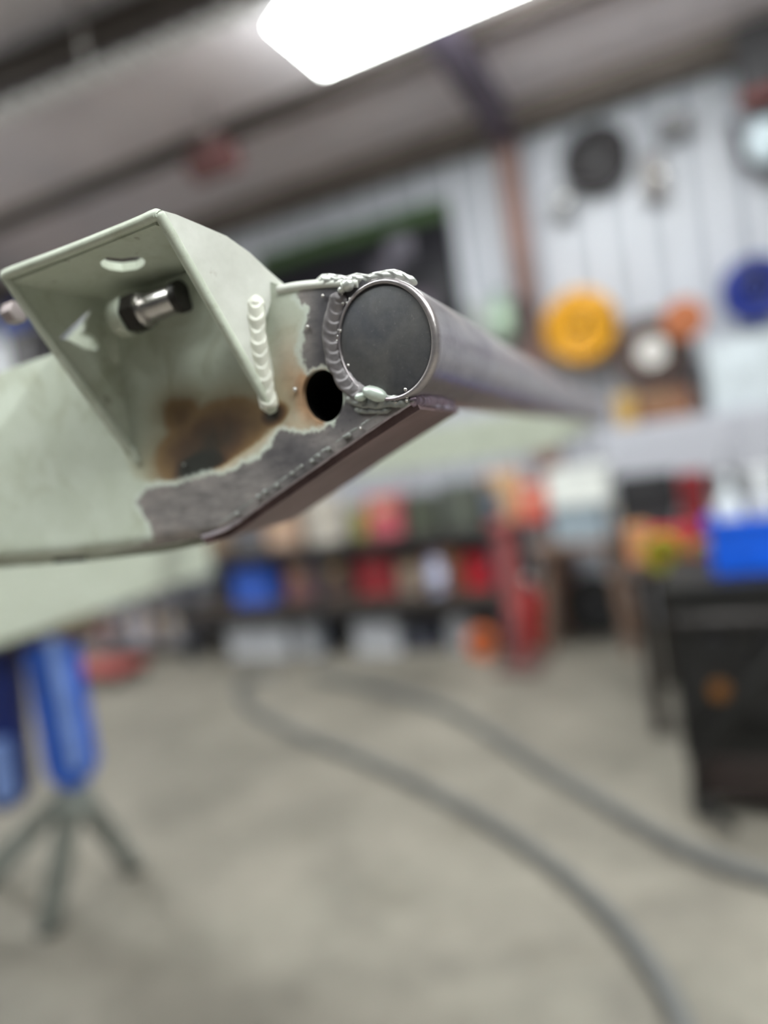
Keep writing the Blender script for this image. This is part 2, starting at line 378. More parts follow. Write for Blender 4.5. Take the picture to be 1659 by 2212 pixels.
# ---- plates traced on a plane and given thickness
def plate(name, outline, o, nrm, thick, m, holes=(), step=22, disp=None, attrs=None, parent=frame, bevel=.0, back=True):
    """outline and holes in photo pixels on the plane (o, nrm); thick = vector to the plate's other face"""
    verts = []; edges = []
    for loop in [outline] + list(holes):
        k0 = len(verts); pts = []
        for i, p in enumerate(loop):
            q = loop[(i + 1) % len(loop)]; L_ = math.dist(p, q); kk = max(1, int(L_ / step))
            pts += [(p[0] + (q[0] - p[0]) * j / kk, p[1] + (q[1] - p[1]) * j / kk) for j in range(kk)]
        verts += pts; edges += [(k0 + i, k0 + (i + 1) % len(pts)) for i in range(len(pts))]
    nb = len(verts)
    xs = [p[0] for p in outline]; ys = [p[1] for p in outline]
    y = min(ys); row = 0
    while y < max(ys):
        x = min(xs) + (step / 2 if row % 2 else 0)
        while x < max(xs):
            if inpoly(x, y, outline) and not any(inpoly(x, y, h) for h in holes) and dseg(x, y, outline) > step * .45 and all(dseg(x, y, h) > step * .45 for h in holes):
                verts.append((x, y))
            x += step
        y += step * .87; row += 1
    v2, e2, f2, *_ = delaunay_2d_cdt([Vector(p) for p in verts], edges, [], 0, 1e-4)
    tris = []
    for f in f2:
        cx = sum(v2[i].x for i in f) / 3; cy = sum(v2[i].y for i in f) / 3
        if inpoly(cx, cy, outline) and not any(inpoly(cx, cy, h) for h in holes): tris.append(tuple(f))
    front = [onp(p.x, p.y, o, nrm) for p in v2]
    if disp: front = [P + Adir * disp(p.x, p.y) for P, p in zip(front, v2)]
    bm = bmesh.new(); lys = {an: bm.verts.layers.float.new(an) for an in (attrs or {})}
    fv = [bm.verts.new(P - O) for P in front]; bv = [bm.verts.new(P + thick - O) for P in front] if back else []
    cnt = {}
    for t in tris:
        bm.faces.new([fv[i] for i in t])
        if back: bm.faces.new([bv[i] for i in reversed(t)])
        for a, b_ in ((0, 1), (1, 2), (2, 0)):
            kx = (min(t[a], t[b_]), max(t[a], t[b_])); cnt.setdefault(kx, []).append((t[a], t[b_]))
    if back:
        for kx, l in cnt.items():
            if len(l) == 1: a, b_ = l[0]; bm.faces.new((fv[b_], fv[a], bv[a], bv[b_]))
    loose = [v for v in bm.verts if not v.link_faces]
    me = bpy.data.meshes.new(name)
    if attrs:
        for an, fn in attrs.items():
            ly = lys[an]
            for i, p in enumerate(v2):
                val = fn(p.x, p.y); fv[i][ly] = val
                if back: bv[i][ly] = val
    for v in loose: bm.verts.remove(v)
    bmesh.ops.recalc_face_normals(bm, faces=bm.faces)
    bm.to_mesh(me); bm.free(); me.materials.append(m)
    ob = bpy.data.objects.new(name, me); COL.objects.link(ob); ob.parent = parent
    if bevel:
        bb = ob.modifiers.new('bevel', 'BEVEL'); bb.width = bevel; bb.segments = 3; bb.limit_method = 'ANGLE'; bb.angle_limit = radians(50)
    return ob

def ell(cx, cy, a, b_, rot=0, n=36):
    r = radians(rot); return [(cx + a * cos(t) * cos(r) - b_ * sin(t) * sin(r), cy + a * cos(t) * sin(r) + b_ * sin(t) * cos(r)) for t in (2 * pi * i / n for i in range(n))]

BOT = [(893, 866), (850, 893), (790, 933), (720, 980), (640, 1036), (560, 1092), (510, 1128), (480, 1146), (430, 1163), (330, 1184), (150, 1206), (0, 1217), (-70, 1224)]
TOPR = [(-70, 814), (108, 766), (170, 705), (225, 645), (330, 612), (450, 575), (560, 600), (606, 616), (640, 609), (690, 604), (740, 602), (790, 604)]
OUT = TOPR + [(800, 700), (815, 850)] + BOT
HOLE = ell(697, 855, 44, 58, -12)
BARE = [(150, 1215), (250, 1190), (328, 1170), (322, 1135), (296, 1082), (316, 1056), (345, 1052), (385, 1047), (440, 1028), (490, 1022), (525, 1000), (562, 988), (585, 960), (598, 928),
        (650, 936), (690, 930), (725, 912), (746, 870), (735, 820), (715, 795), (690, 790), (664, 802), (650, 770), (652, 720), (668, 668), (634, 640), (655, 620), (700, 610), (960, 590), (960, 870), (480, 1170), (300, 1210)]
SCL = [(290, 1030), (330, 1040), (385, 1036), (440, 1018), (490, 996), (545, 962), (606, 915), (640, 870), (600, 640), (250, 640), (240, 900)]
def a_bare(x, y):
    d = dseg(x, y, BARE); d = d if inpoly(x, y, BARE) else -d
    return max(0, min(1, .5 + d / 110))
def a_scorch(x, y):
    def g(cx, cy, a, b_, r=0): 
        rr = radians(r); dx, dy = x - cx, y - cy; u = dx * cos(rr) + dy * sin(rr); v = -dx * sin(rr) + dy * cos(rr); return math.exp(-((u / a) ** 2 + (v / b_) ** 2))
    v = max(1.25 * g(436, 1008, 70, 46, -25), .74 * g(455, 955, 160, 86, -32), .9 * g(590, 895, 36, 26, -30), .5 * g(395, 900, 70, 70))
    lim = 1 if inpoly(x, y, SCL) else max(0, 1 - dseg(x, y, SCL) / 9)
    return v * lim
def a_tan(x, y):
    v = 0
    if x < 705:
        dd = dseg(x, y, HOLE); v = math.exp(-(dd / 34) ** 2) * sm(720, 800, y)
        v = max(v, .75 * math.exp(-((x - 625) / 40) ** 2 - ((y - 840) / 110) ** 2))
        v = max(v, .6 * math.exp(-dseg(x, y, [(480, 1008), (605, 918), (650, 925)], False) ** 2 / 500))
    return v
def a_dark(x, y):
    return max(sm(650, 700, x) * (1 - sm(800, 880, y)), .75 * math.exp(-((x - 640) / 90) ** 2 - ((y - 980) / 60) ** 2), .8 * math.exp(-((x - 760) / 70) ** 2 - ((y - 900) / 60) ** 2))
def d_front(x, y):
    d = 0.0
    # folded upper corner left of the bracket
    side = (x - 110) * (930 - 765) - (y - 765) * (0 - 110)
    if side < 0 and y < 960: d += min(.012, -side / 198 * .00009)
    e = dseg(x, y, BOT, False)
    if x < 520:
        R = 34; R *= sm(520, 380, x) * .8 + .2
        if e < R: d += (R - sqrt(max(0, R * R - (R - e) ** 2))) * .00022
    return d
plate('end_plate', OUT, O, FN, Adir * .004, PAINTW, [HOLE], 9, d_front,
      {'bare': a_bare, 'scorch': a_scorch, 'tan': a_tan, 'dark': a_dark})

# side walls of the hollow beam: underside, top, rear plate
DEP = .078
def strip(name, pts, m, d0, d1, th, bevel=0):
    b = MB(); P = [FP(*p) for p in pts]; k = len(P); up = []
    for i in range(k):
        t = (P[min(i + 1, k - 1)] - P[max(i - 1, 0)]).normalized(); up.append(t.cross(Adir).normalized())
    sgn = th
    vs = [p + Adir * d0 for p in P] + [p + Adir * d1 for p in P] + [p + Adir * d0 + u * sgn for p, u in zip(P, up)] + [p + Adir * d1 + u * sgn for p, u in zip(P, up)]
    fs = []
    for i in range(k - 1): fs += [(i, i + 1, k + i + 1, k + i), (2 * k + i, 3 * k + i, 3 * k + i + 1, 2 * k + i + 1), (i, 2 * k + i, 2 * k + i + 1, i + 1), (k + i, k + i + 1, 3 * k + i + 1, 3 * k + i)]
    fs += [(0, k, 3 * k, 2 * k), (k - 1, 3 * k - 1, 4 * k - 1, 2 * k - 1)]
    b.add(vs, fs); return fbuild(b, name, m, bevel=bevel)
strip('underside_plate', BOT[:9], UNDER, .0035, DEP, .004)
strip('lower_plate', BOT[8:], PAINT, .012, DEP, .004)
strip('upper_plate', TOPR[6:], PALE, .0035, DEP, -.004)
strip('upper_plate', TOPR[:4], PAINT, .014, DEP, -.004)
plate('rear_plate', OUT, O + Adir * 0, FN, Adir * .003, mat('shade_black_steel', (20, 18, 18), .8, 0, .2, 60, spec=.1), [], 60, lambda x, y: DEP)  # near-black colour carries the shade seen inside the hole
b = MB(); hp_ = [FP(*p) for p in HOLE]; k = len(hp_)
b.add([p + Adir * .0042 for p in hp_] + [p + Adir * (DEP - .001) for p in hp_], [(i, (i + 1) % k, k + (i + 1) % k, k + i) for i in range(k)], True)
fbuild(b, 'hole_shade_sleeve', mat('shade_black_steel', (20, 18, 18), .8, 0, .2, 60, spec=.1))  # sleeve added in near-black to darken the inside of the hole
# small dark tab under the beam
b = MB(); b.bar(FP(92, 1216, .02), FP(160, 1210, .02), .02, .004); fbuild(b, 'tab', BLACKST, bevel=.001)

# long runs of the frame: near beam to the left, far beam, crossmember
Pt, Pb = FP(-60, 812), FP(-60, 1223)
def beam(name, a_top, a_bot, direction, length, dep, m=PAINT, off=0):
    b = MB(); vs = []
    for l in (0, length):
        for p in (a_bot, a_top):
            for d in (off, off + dep): vs.append(p + direction * l + Adir * d)
    b.add(vs, [(0, 1, 3, 2), (4, 6, 7, 5), (0, 2, 6, 4), (1, 5, 7, 3), (0, 4, 5, 1), (2, 3, 7, 6)]); return fbuild(b, name, m, bevel=.006)
beam('near_beam', Pt, Pb, Ldir, 1.3, DEP - .012, off=.013)
TLEN = 1.75
far_shift = Adir * TLEN
b = MB(); kpts = [FP(*p) for p in [(-60, 812), (108, 766), (450, 640), (606, 616), (740, 602), (800, 700), (893, 866), (720, 980), (560, 1092), (430, 1163), (-60, 1223)]]; k = len(kpts)
b.add([p + far_shift for p in kpts] + [p + far_shift + Adir * DEP for p in kpts], [tuple(range(k)), tuple(range(2 * k - 1, k - 1, -1))] + [(i, (i + 1) % k, k + (i + 1) % k, k + i) for i in range(k)])
fbuild(b, 'far_end', PAINT, bevel=.004)
beam('far_beam', Pt + far_shift, Pb + far_shift, Ldir, 2.6, DEP)
XA = onz(150, 1352, 1.0); XA = Vector((XA.x, XA.y, 0))
# crossmember beneath both beams, resting on the blue stand
XC = onz(96, 1350, .985)
tA = (FP(-60, 1223) - XC).dot(FN) / Adir.dot(FN)
zb, zt = .985, (Pb.z + .012)
def xm(d): q = XC + Adir * d; return q
b = MB(); b.bar(Vector((*xm(tA - .03).xy, (zb + zt) / 2)), Vector((*xm(tA + TLEN + .12).xy, (zb + zt) / 2)), .17, zt - zb)
fbuild(b, 'crossmember', PAINT, bevel=.01)

bead_pts = [(600, 626), (640, 618), (690, 613), (740, 611), (775, 612)]
b = MB(); b.tube(catmull([FP(x, y, .0005) for x, y in bead_pts], 8), 10 * .322 / FPX, 10); fbuild(b, 'edge_lip', PALE)
# ---- round tube with capped end
ring = [FP(*p) for p in ell(842, 735, 108, 134, -4, 64)]
cen = sum(ring, Vector()) / len(ring)
def scl(k, d=0, sh=Vector((0, 0, 0))): return [cen + (p - cen) * k + Adir * d + sh for p in ring]
nn = len(ring)
b = MB(); rows = []
ds = [-.0035, -.0028] + [.004 + .012 * i for i in range(16)] + [.25, .35, .5, .7, 1.0, 1.4, TLEN + .01]
vs = []
SH = Ldir * .0013
vs += scl(.912, -.0012, SH); vs += scl(.925, -.0026, SH); vs += scl(.975, -.0026, SH * .3); vs += scl(1.0, .0006)
for d in ds[2:]: vs += scl(1.0, d)
kr = len(vs) // nn
b.add(vs, [(j * nn + i, j * nn + (i + 1) % nn, (j + 1) * nn + (i + 1) % nn, (j + 1) * nn + i) for j in range(kr - 1) for i in range(nn)], True)
vs2 = scl(.912, -.0012, SH) + scl(.912, .03, SH)
b.add(vs2, [(i, nn + i, nn + (i + 1) % nn, (i + 1) % nn) for i in range(nn)], True)
tube = fbuild(b, 'round_tube', TUBEM)
at_ = tube.data.attributes.new('heat', 'FLOAT', 'POINT')
for i, v in enumerate(tube.data.vertices):
    q = v.co + O - cen; d = q.dot(FN) / Adir.dot(FN); q2 = q - Adir * d; dn = -q2.z / .026
    h = 1.15 * sm(.25, .8, dn) * sm(.004, .016, d) * (1 - sm(.03, .05, d)) + .55 * sm(.2, .9, dn) * sm(.045, .055, d) * (1 - sm(.062, .075, d)) + .5 * sm(.75, 1.0, dn)
    at_.data[i].value = max(0, min(1, h))
b = MB(); cs = [cen + (p - cen) * .912 - Adir * .0012 + SH for p in ring]
inner = [cen + (p - cen) * .88 - Adir * .0016 + SH for p in ring]
b.add(cs + inner + [cen - Adir * .0016 + SH], [(i, (i + 1) % nn, nn + (i + 1) % nn, nn + i) for i in range(nn)] + [(nn + i, nn + (i + 1) % nn, 2 * nn) for i in range(nn)], True)
fbuild(b, 'end_cap', SCALE)
# collars of ground metal round the tube
# ---- hood bracket
BR = FP(592, 892, -.001); BL = FP(286, 986, -.001)
zt_ = depth(FP(340, 455)); TR = at(340, 455, zt_ * .835)
BNn = (BR - BL).cross(TR - BL).normalized()
if BNn.dot(CF) > 0: BNn = -BNn
def BP(x, y): return onp(x, y, BL, BNn)
def pn(a, b_, c_, toward):
    nrm = (b_ - a).cross(c_ - a).normalized(); return nrm if nrm.dot(toward) > 0 else -nrm
TH = .0042
# top leaf: traced on its underside
ta, tb, tcn = BP(26, 612), BP(334, 490), FP(228, 648)
ntop = pn(ta, tb, tcn, Vector((0, 0, 1)))
slot = [(217, 566), (230, 556), (262, 559), (285, 556), (304, 555), (313, 563), (311, 573), (296, 582), (265, 586), (235, 582), (220, 575)]
plate('top_leaf', [(10, 616), (336, 486), (440, 520), (530, 556), (228, 652)], ta, ntop, ntop * TH, PAINT, [slot], 16, bevel=.0012)
# left leaf: traced on its inner face
la, lb, lc = BP(26, 612), BP(288, 986), FP(228, 648)
nleft = pn(la, lb, lc, Ldir)
arrow_light_cutout = [(127, 731), (203, 661), (186, 692), (189, 704), (178, 718), (203, 727), (216, 745), (207, 757), (180, 752), (152, 736)]  # cutout shaped to stand in for a patch of light on the leaf
plate('left_leaf', [(18, 600), (120, 620), (230, 648), (262, 760), (284, 880), (303, 992), (289, 988), (150, 788)], la, nleft, nleft * TH, PAINT, [arrow_light_cutout], 14, bevel=.001)
# right leaf: traced on its outer face
ra, rb, rc = TR, BR, FP(612, 612, .012)
nright = pn(ra, rb, rc, -Ldir)
plate('right_leaf', [(342, 452), (380, 463), (430, 484), (490, 510), (540, 546), (580, 584), (613, 613), (585, 650), (572, 700), (590, 800), (604, 880), (596, 896), (470, 682)], ra, nright, -nright * TH, PALE, [], 16, bevel=.0014)
# rolled front edges of the hood
def bead_line(name, pts, r, m, plane=None, n=10):
    b = MB(); b.tube(catmull(pts, 8), r, n); return fbuild(b, name, m)
bead_line('front_edge', [BP(287, 984), BP(150, 796), BP(60, 668), BP(18, 606), BP(12, 596), BP(30, 586), BP(150, 541), BP(290, 485), BP(330, 467), BP(343, 466), BP(360, 490), BP(470, 681), BP(590, 890)], .0025, PAINT)
# chipped corner nib
b = MB(); b.sph(BP(290, 978), (.002, .002, .004)); b.sph(FP(298, 992, -.001), (.0025, .002, .0025)); fbuild(b, 'weld_nib', PAINT)

# ---- bolt inside the hood
ax = (Ldir * 1.0).normalized()
bz = depth(FP(330, 660)) * .955
p1 = at(392, 640, bz); sc_ = bz / FPX
# axis follows the frame's long direction
def along(p, d): return p - Ldir * d * -1
bolt = MB(); dirb = (at(276, 683, bz * 1.03) - p1).normalized()
Lb = (at(276, 683, bz * 1.03) - p1).length
rt = 31 * sc_
prof = []; kk = 9
for i in range(kk * 2 + 1): prof.append((.08 + .62 * i / (kk * 2), rt * (1.0 if i % 2 else .84)))
ptsb = [p1 + dirb * (Lb * a) for a, r in prof]
bolt.tube(ptsb, [r for a, r in prof], 22); bo = fbuild(bolt, 'bolt_shank', ZINC, label='threaded zinc bolt inside the hood')
b = MB(); b.cyl(p1 - dirb * .0015, p1 + dirb * (Lb * .1), rt * 1.12, n=28); fbuild(b, 'hole_shade_disc', BLACKST, bevel=.0005)  # black disc put in for the shade of the bolt hole
b = MB(); b.cyl(p1 + dirb * (Lb * .62), p1 + dirb * (Lb * .70), rt * 1.25, n=28); fbuild(b, 'washer', ZINC, bevel=.0004)
b = MB(); b.cyl(p1 + dirb * (Lb * .70), p1 + dirb * (Lb * .96), rt * 1.42, n=6, smooth=False); fbuild(b, 'nut', BLACKST, bevel=.0008)
b = MB(); b.cyl(p1 + dirb * (Lb * .96), p1 + dirb * (Lb * 1.2), rt * 1.46, rt * 1.3, n=28); fbuild(b, 'sleeve', PAINT, bevel=.0006)
hp = at(30, 676, depth(BP(30, 640)) * 1.05)
b = MB(); b.cyl(hp - Ldir * .004, hp + Ldir * .004, 24 * depth(hp) / FPX, n=6, smooth=False); fbuild(b, 'bolt_head', mat('dull_zinc', (160, 148, 150), .5, .4, .2, 60), bevel=.0006)
# dark lump behind the bolt on the back of the hood
b = MB(); b.sph(FP(235, 745, -.002), (.009, .004, .014)); fbuild(b, 'boss', PAINT)

# ---- welds
def weld(name, pts, width, n, m, lift=.0, flat=.5, chev=.9, rnd=.12):
    """bead swept along a path, with crescent ripples like a row of dimes; n ripples"""
    C_ = catmull(pts, 14); L_ = [0]
    for i in range(1, len(C_)): L_.append(L_[-1] + (C_[i] - C_[i - 1]).length)
    tot = L_[-1]; b = MB(); nu = 15; nt_ = n * 9; vs = []; wob = [1 + random.uniform(-rnd, rnd) for _ in range(n + 3)]
    for j in range(nt_ + 1):
        t = tot * j / nt_; i = min(max(k for k in range(len(L_)) if L_[k] <= t + 1e-12), len(C_) - 2)
        p = C_[i] + (C_[i + 1] - C_[i]) * ((t - L_[i]) / max(1e-9, L_[i + 1] - L_[i]))
        d = (C_[min(i + 2, len(C_) - 1)] - C_[max(i - 1, 0)]).normalized(); v = (CAM - p).normalized(); x = d.cross(v).normalized(); nrm = x.cross(d).normalized()
        if nrm.dot(v) < 0: nrm = -nrm
        ph0 = j / 9; endf = sqrt(max(0, min(1, (j + .2) / 6, (nt_ - j + .2) / 6)))
        for q in range(nu):
            u = -1 + 2 * q / (nu - 1); ph = ph0 + chev * u * u; fr = ph - math.floor(ph)
            k0 = min(len(wob) - 2, max(0, int(ph0))); wv = width * (wob[k0] * (1 - (ph0 % 1)) + wob[k0 + 1] * (ph0 % 1)) * endf
            saw = (1 - fr) ** .8 if fr > .12 else fr / .12 * .9
            h = wv * flat * sqrt(max(0, 1 - u * u)) * (.66 + .34 * saw) * endf
            vs.append(p + x * (u * wv / 2 * (1 + .05 * saw)) + nrm * (h + lift - .0004))
    b.add(vs, [(j * nu + q, j * nu + q + 1, (j + 1) * nu + q + 1, (j + 1) * nu + q) for j in range(nt_) for q in range(nu - 1)], True)
    b.add([vs[j * nu + q] for j in range(nt_ + 1) for q in (0, nu - 1)], [(2 * j, 2 * j + 2, 2 * j + 3, 2 * j + 1) for j in range(nt_)])
    return fbuild(b, name, m)
PX = .322 / FPX
RPN = lambda x, y: onp(x, y, ra, nright)
weld('weld_bead', [RPN(551, 636), RPN(553, 690), RPN(562, 770), RPN(574, 840), RPN(586, 893)], 46 * PX, 10, WELDP, .0003, .42)
weld('weld_bead', [FP(738, 632, -.001), FP(723, 690, -.001), FP(721, 740, -.001), FP(732, 790, -.001), FP(758, 832, -.001), FP(796, 858, -.001)], 44 * PX, 12, WELDD, .0012, .24)
weld('weld_bead', [FP(744, 846, -.0005), FP(790, 864, -.001), FP(838, 866, -.001), FP(885, 868, -.0005)], 38 * PX, 7, WELDG, .0003, .3, .9, .3)
weld('weld_bead', [FP(766, 884, -.0005), FP(800, 887, -.0005), FP(846, 884, -.0005)], 16 * PX, 5, WELDG, .0002, .4, .9, .3)
weld('weld_bead', [FP(680, 606, .001), FP(742, 606, .001), FP(778, 603, .002), FP(812, 594, .004), FP(850, 590, .008), FP(884, 602, .012)], 24 * PX, 9, mat('bright_weld', (200, 202, 198), .3, .55, .2, 150, .3), .0004, .5, .9, .35)
weld('weld_bead', [FP(885, 866, .0), FP(895, 863, .012), FP(898, 862, .028), FP(897, 864, .046), FP(895, 868, .07)], 26 * PX, 15, HEATW, .0005, .4, .9, .25)
weld('weld_bead', [FP(890, 866, .002), FP(898, 870, .02), FP(900, 872, .045), FP(898, 873, .072)], 13 * PX, 15, mat('bright_heat_weld', (190, 180, 200), .3, .7, .25, 150, .3), .0004, .5, .8, .3)
weld('weld_seam', [FP(x, y, .001) for x, y in BOT[:9]], 9 * PX, 60, mat('seam_highlight_steel', (190, 180, 190), .35, .45, .25, 150, .2), .0001, .4, .6, .15)  # seam colour lightened to hold the edge highlight
weld('weld_seam', [FP(x - 13, y - 11, -.0001) for x, y in BOT[1:8]], 6 * PX, 80, WELDG, .0, .35, .6, .4)
# bright drops in the weld roots
b = MB(); b.sph(FP(756, 618, -.003), (.0032, .003, .003)); b.sph(FP(742, 628, -.002), (.002, .002, .0016)); fbuild(b, 'weld_drop', mat('bright_weld', (1, 1, 1)))
b = MB(); b.sph(FP(816, 852, -.003), (.0062, .003, .0032), M=Matrix.Rotation(.5, 3, 'Y')); b.sph(FP(785, 858, -.003), (.003, .002, .002)); fbuild(b, 'weld_drop', mat('pale_weld', (196, 206, 198), .35, .3, .15, 120, .2))
# weld spatter beads
sp0 = None
SPAT = [(740, 637), (720, 650), (730, 654), (753, 656), (743, 657), (760, 648), (667, 707), (719, 683), (736, 716), (733, 729), (729, 738), (728, 752), (731, 763), (735, 777), (742, 787), (755, 790), (741, 782), (764, 828), (801, 836), (878, 842), (866, 871), (857, 868), (880, 866), (833, 872), (781, 925), (745, 944), (750, 942), (755, 940), (711, 970), (690, 985), (676, 996), (654, 1006), (633, 1022), (600, 1048), (575, 1062), (560, 1073), (514, 1109), (971, 700), (400, 1004), (640, 842), (700, 640), (880, 858)]
for i, (x, y) in enumerate(SPAT):
    P = FP(x, y, -.0012)
    if x > 960: P = at(972, 700, .345)
    if sp0 is None: sp0 = MB().sph((0, 0, 0), 1.0, 10, 7); o = sp0 = sp0.build('spatter_bead', ZINC, frame)
    else: o = sp0.copy(); COL.objects.link(o)
    if y > 930 and x < 800:
        if 'spd' not in globals(): spd = sp0.data.copy(); spd.materials[0] = WELDG
        o.data = spd
    o.location = P - O; r = random.choice((4.2, 5, 6)) * PX; o.scale = (r, r, r)
# rough lip left under the beam edge
b = MB()
for x, y, r in ((432, 1164, 4), (420, 1167, 5), (405, 1170, 4), (390, 1173, 3)): b.sph(FP(x, y, .006), r * PX * 1.1, 8, 6)
fbuild(b, 'burr', BLACKST, kind='stuff')

# ================================================================== BACKGROUND THINGS
# ---- blue stand on a grey tripod, under the crossmember
FX = XC.xy; zhub = .47
st = thing('support_stand', 'blue and grey tripod stand under the pale green crossmember', 'stand', (XC.x, XC.y, 0))
GREY = mat('grey_leg_paint', (146, 152, 148), .5, .2); BLUE = mat('stand_blue', (34, 88, 190), .4, 0, .15); NAVY = mat('stand_navy', (18, 34, 96), .45, 0, .15)
def loc_(P): return Vector((P[0] - XC.x, P[1] - XC.y, P[2]))
hub = Vector((0, 0, zhub))
for f in ((105, 2005), (288, 1872), (-40, 1890), (-120, 2010)):
    q = loc_(onz(*f, .012)); b = MB(); b.bar(hub + Vector((0, 0, .02)), q, .062, .04); lg = b.build('leg', GREY, st, .004)
    b = MB(); b.lathe(q + Vector((0, 0, -.012)), [(.035, 0), (.035, .014), (.02, .02)], 14); b.build('foot', mat('rubber', (42, 42, 42), .8), lg)
b = MB(); b.cyl((0, 0, zhub - .04), (0, 0, .95), .03, n=20); b.build('column', GREY, st)
b = MB(); b.cyl((0, 0, zhub - .05), (0, 0, zhub + .06), .05, n=20); b.build('hub', GREY, st, .004)
b = MB(); b.box((0, 0, .966), (.26, .2, .036)); b.build('head_plate', mat('rusty_head', (96, 80, 62), .7, .2, .3), st, .004)
def guard(top, bot, w_, y0, m, name):
    a = loc_(onp(*top, XC + Vector((0, y0, 0)), Vector((0, 1, 0)))); c_ = loc_(onp(*bot, XC + Vector((0, y0, 0)), Vector((0, 1, 0))))
    d = (c_ - a).normalized(); x = Vector((0, -1, 0)).cross(d).normalized(); L_ = (c_ - a).length; pts = [a - x * w_ / 2, a + x * w_ / 2]
    for i in range(13): t = pi * i / 12; pts.append(a + d * (L_ - w_ / 2 + sin(t) * w_ / 2) + x * (cos(t) * w_ / 2))
    b = MB(); k = len(pts); b.add([p + Vector((0, dy, 0)) for dy in (-.03, .03) for p in pts], [tuple(range(k)), tuple(range(2 * k - 1, k - 1, -1))] + [(i, (i + 1) % k, k + (i + 1) % k, k + i) for i in range(k)])
    b.build(name, m, st, .004)
guard((104, 1366), (165, 1695), .135, -.05, BLUE, 'side_arm'); guard((-12, 1372), (20, 1745), .13, -.02, NAVY, 'side_arm')
guard((118, 1375), (172, 1660), .03, -.09, mat('pale_blue', (120, 146, 205), .4), 'arm_rib'); guard((-2, 1600), (18, 1730), .05, -.07, mat('pale_blue', (1, 1, 1)), 'arm_rib')

# ---- hoses on the floor
HOSE = mat('grey_hose', (108, 108, 108), .6, 0, .12, 4)
h1 = [(600, 1462), (520, 1478), (540, 1528), (640, 1584), (760, 1630), (900, 1692), (1020, 1755), (1130, 1822), (1240, 1905), (1330, 1990), (1410, 2090), (1470, 2200), (1500, 2300)]
h2 = [(680, 1462), (740, 1472), (850, 1496), (960, 1530), (1070, 1590), (1170, 1655), (1290, 1725), (1400, 1790), (1520, 1850), (1640, 1890), (1760, 1925)]
for pts, lb in ((h1, 'thick grey hose curving across the concrete past the tripod stand'), (h2, 'thick grey hose running over the concrete towards the black machine')):
    R_ = .025; C_ = catmull([onz(x, y, R_) for x, y in pts], 10)
    t = thing('hose', lb, 'hose', (C_[0].x, C_[0].y, 0), 0, 'grey floor hoses')
    b = MB(); b.tube([p - Vector((C_[0].x, C_[0].y, 0)) for p in C_[1:]], R_, 12); b.build('hose_run', HOSE, t)
    d = (C_[1] - C_[0]).normalized(); b = MB(); b.cyl(Vector((0, 0, R_)), Vector((0, 0, R_)) + d * .07, R_ * .95, n=14); b.build('coupling', ZINC, t)

# ---- generic makers, all built in local axes: x along the wall, y into the wall, z up
def put(px, ytop, ybot, w_, off, z):
    P = wpx(px, (ytop + ybot) / 2, off); dp = depth(P); return Vector((P.x, P.y, z)), w_ * dp / FPX, (ybot - ytop) * dp / FPX
def M_(c, rough=.5, metal=0, var=.12): return mat('c_%d_%d_%d_%d' % (*c, int(rough * 10 + metal * 100)), c, rough, metal, var, 12)
def carton(spec, label, c, name='carton', tape=(196, 170, 128), dr_=.8):
    P, w_, h = put(*spec); t = thing(name, label, 'box', P, RZ); d = w_ * dr_
    b = MB(); b.box((0, 0, h / 2), (w_, d, h)); b.build('body', M_(c, .8), t, .004)
    b = MB(); b.box((0, -d / 2 - .001, h * .72), (w_ * .5, .002, h * .25)); b.build('printed_label', M_(tape, .7), t)
    b = MB(); b.box((0, 0, h + .0015), (w_ * .18, d, .003)); b.build('tape', M_(tape, .5), t); return t
def tote(spec, label, c, lidc=None):
    P, w_, h = put(*spec); t = thing('storage_bin', label, 'bin', P, RZ); d = w_ * .75; m = M_(c, .4)
    b = MB(); th = .006
    for sx in (-1, 1): b.box((sx * (w_ * .46), 0, h / 2), (th, d * .92, h))
    for sy in (-1, 1): b.box((0, sy * d * .46, h / 2), (w_ * .92, th, h))
    b.box((0, 0, th / 2), (w_ * .92, d * .92, th)); b.build('body', m, t)
    b = MB()
    for sx in (-1, 1): b.box((sx * w_ * .48, 0, h - .012), (.02, d, .024))
    for sy in (-1, 1): b.box((0, sy * d * .48, h - .012), (w_, .02, .024))
    b.build('rim', m, t, .004)
    if lidc:
        b = MB(); b.box((0, 0, h + .008), (w_ * 1.02, d * 1.02, .016)); b.build('lid', M_(lidc, .4), t, .005)
    return t
def bottle(spec, label, c, capc, name='bottle', cat='bottle'):
    P, w_, h = put(*spec); r = w_ / 2; t = thing(name, label, cat, P, RZ)
    MB().lathe((0, 0, 0), [(r * .92, 0), (r, .01), (r, h * .62), (r * .85, h * .72), (r * .36, h * .84), (r * .34, h * .9)], 20).build('body', M_(c, .35), t)
    MB().lathe((0, 0, h * .89), [(r * .42, 0), (r * .42, h * .1), (r * .3, h * .115)], 16).build('cap', M_(capc, .4), t)
    MB().lathe((0, 0, h * .2), [(r * 1.01, 0), (r * 1.01, h * .32)], 20).build('wrap_label', M_(tuple(min(255, v + 40) for v in c), .5), t); return t
def can(spec, label, c, lidc, name='can', cat='can', bail=False):
    P, w_, h = put(*spec); r = w_ / 2; t = thing(name, label, cat, P, RZ)
    MB().lathe((0, 0, 0), [(r * .9, 0), (r * .92, .008), (r, h * .93), (r * 1.03, h * .95), (r * 1.03, h)], 22).build('body', M_(c, .4), t)
    MB().lathe((0, 0, h), [(r, 0), (r * .98, .006), (r * .8, .006)], 22).build('lid', M_(lidc, .4), t)
    if bail: MB().tube([(r * 1.02 * cos(a), -r * .5 * sin(a), h * .9 - r * .9 * sin(a)) for a in (pi * i / 14 for i in range(15))], .004, 6).build('handle', ZINC, t)
    return t
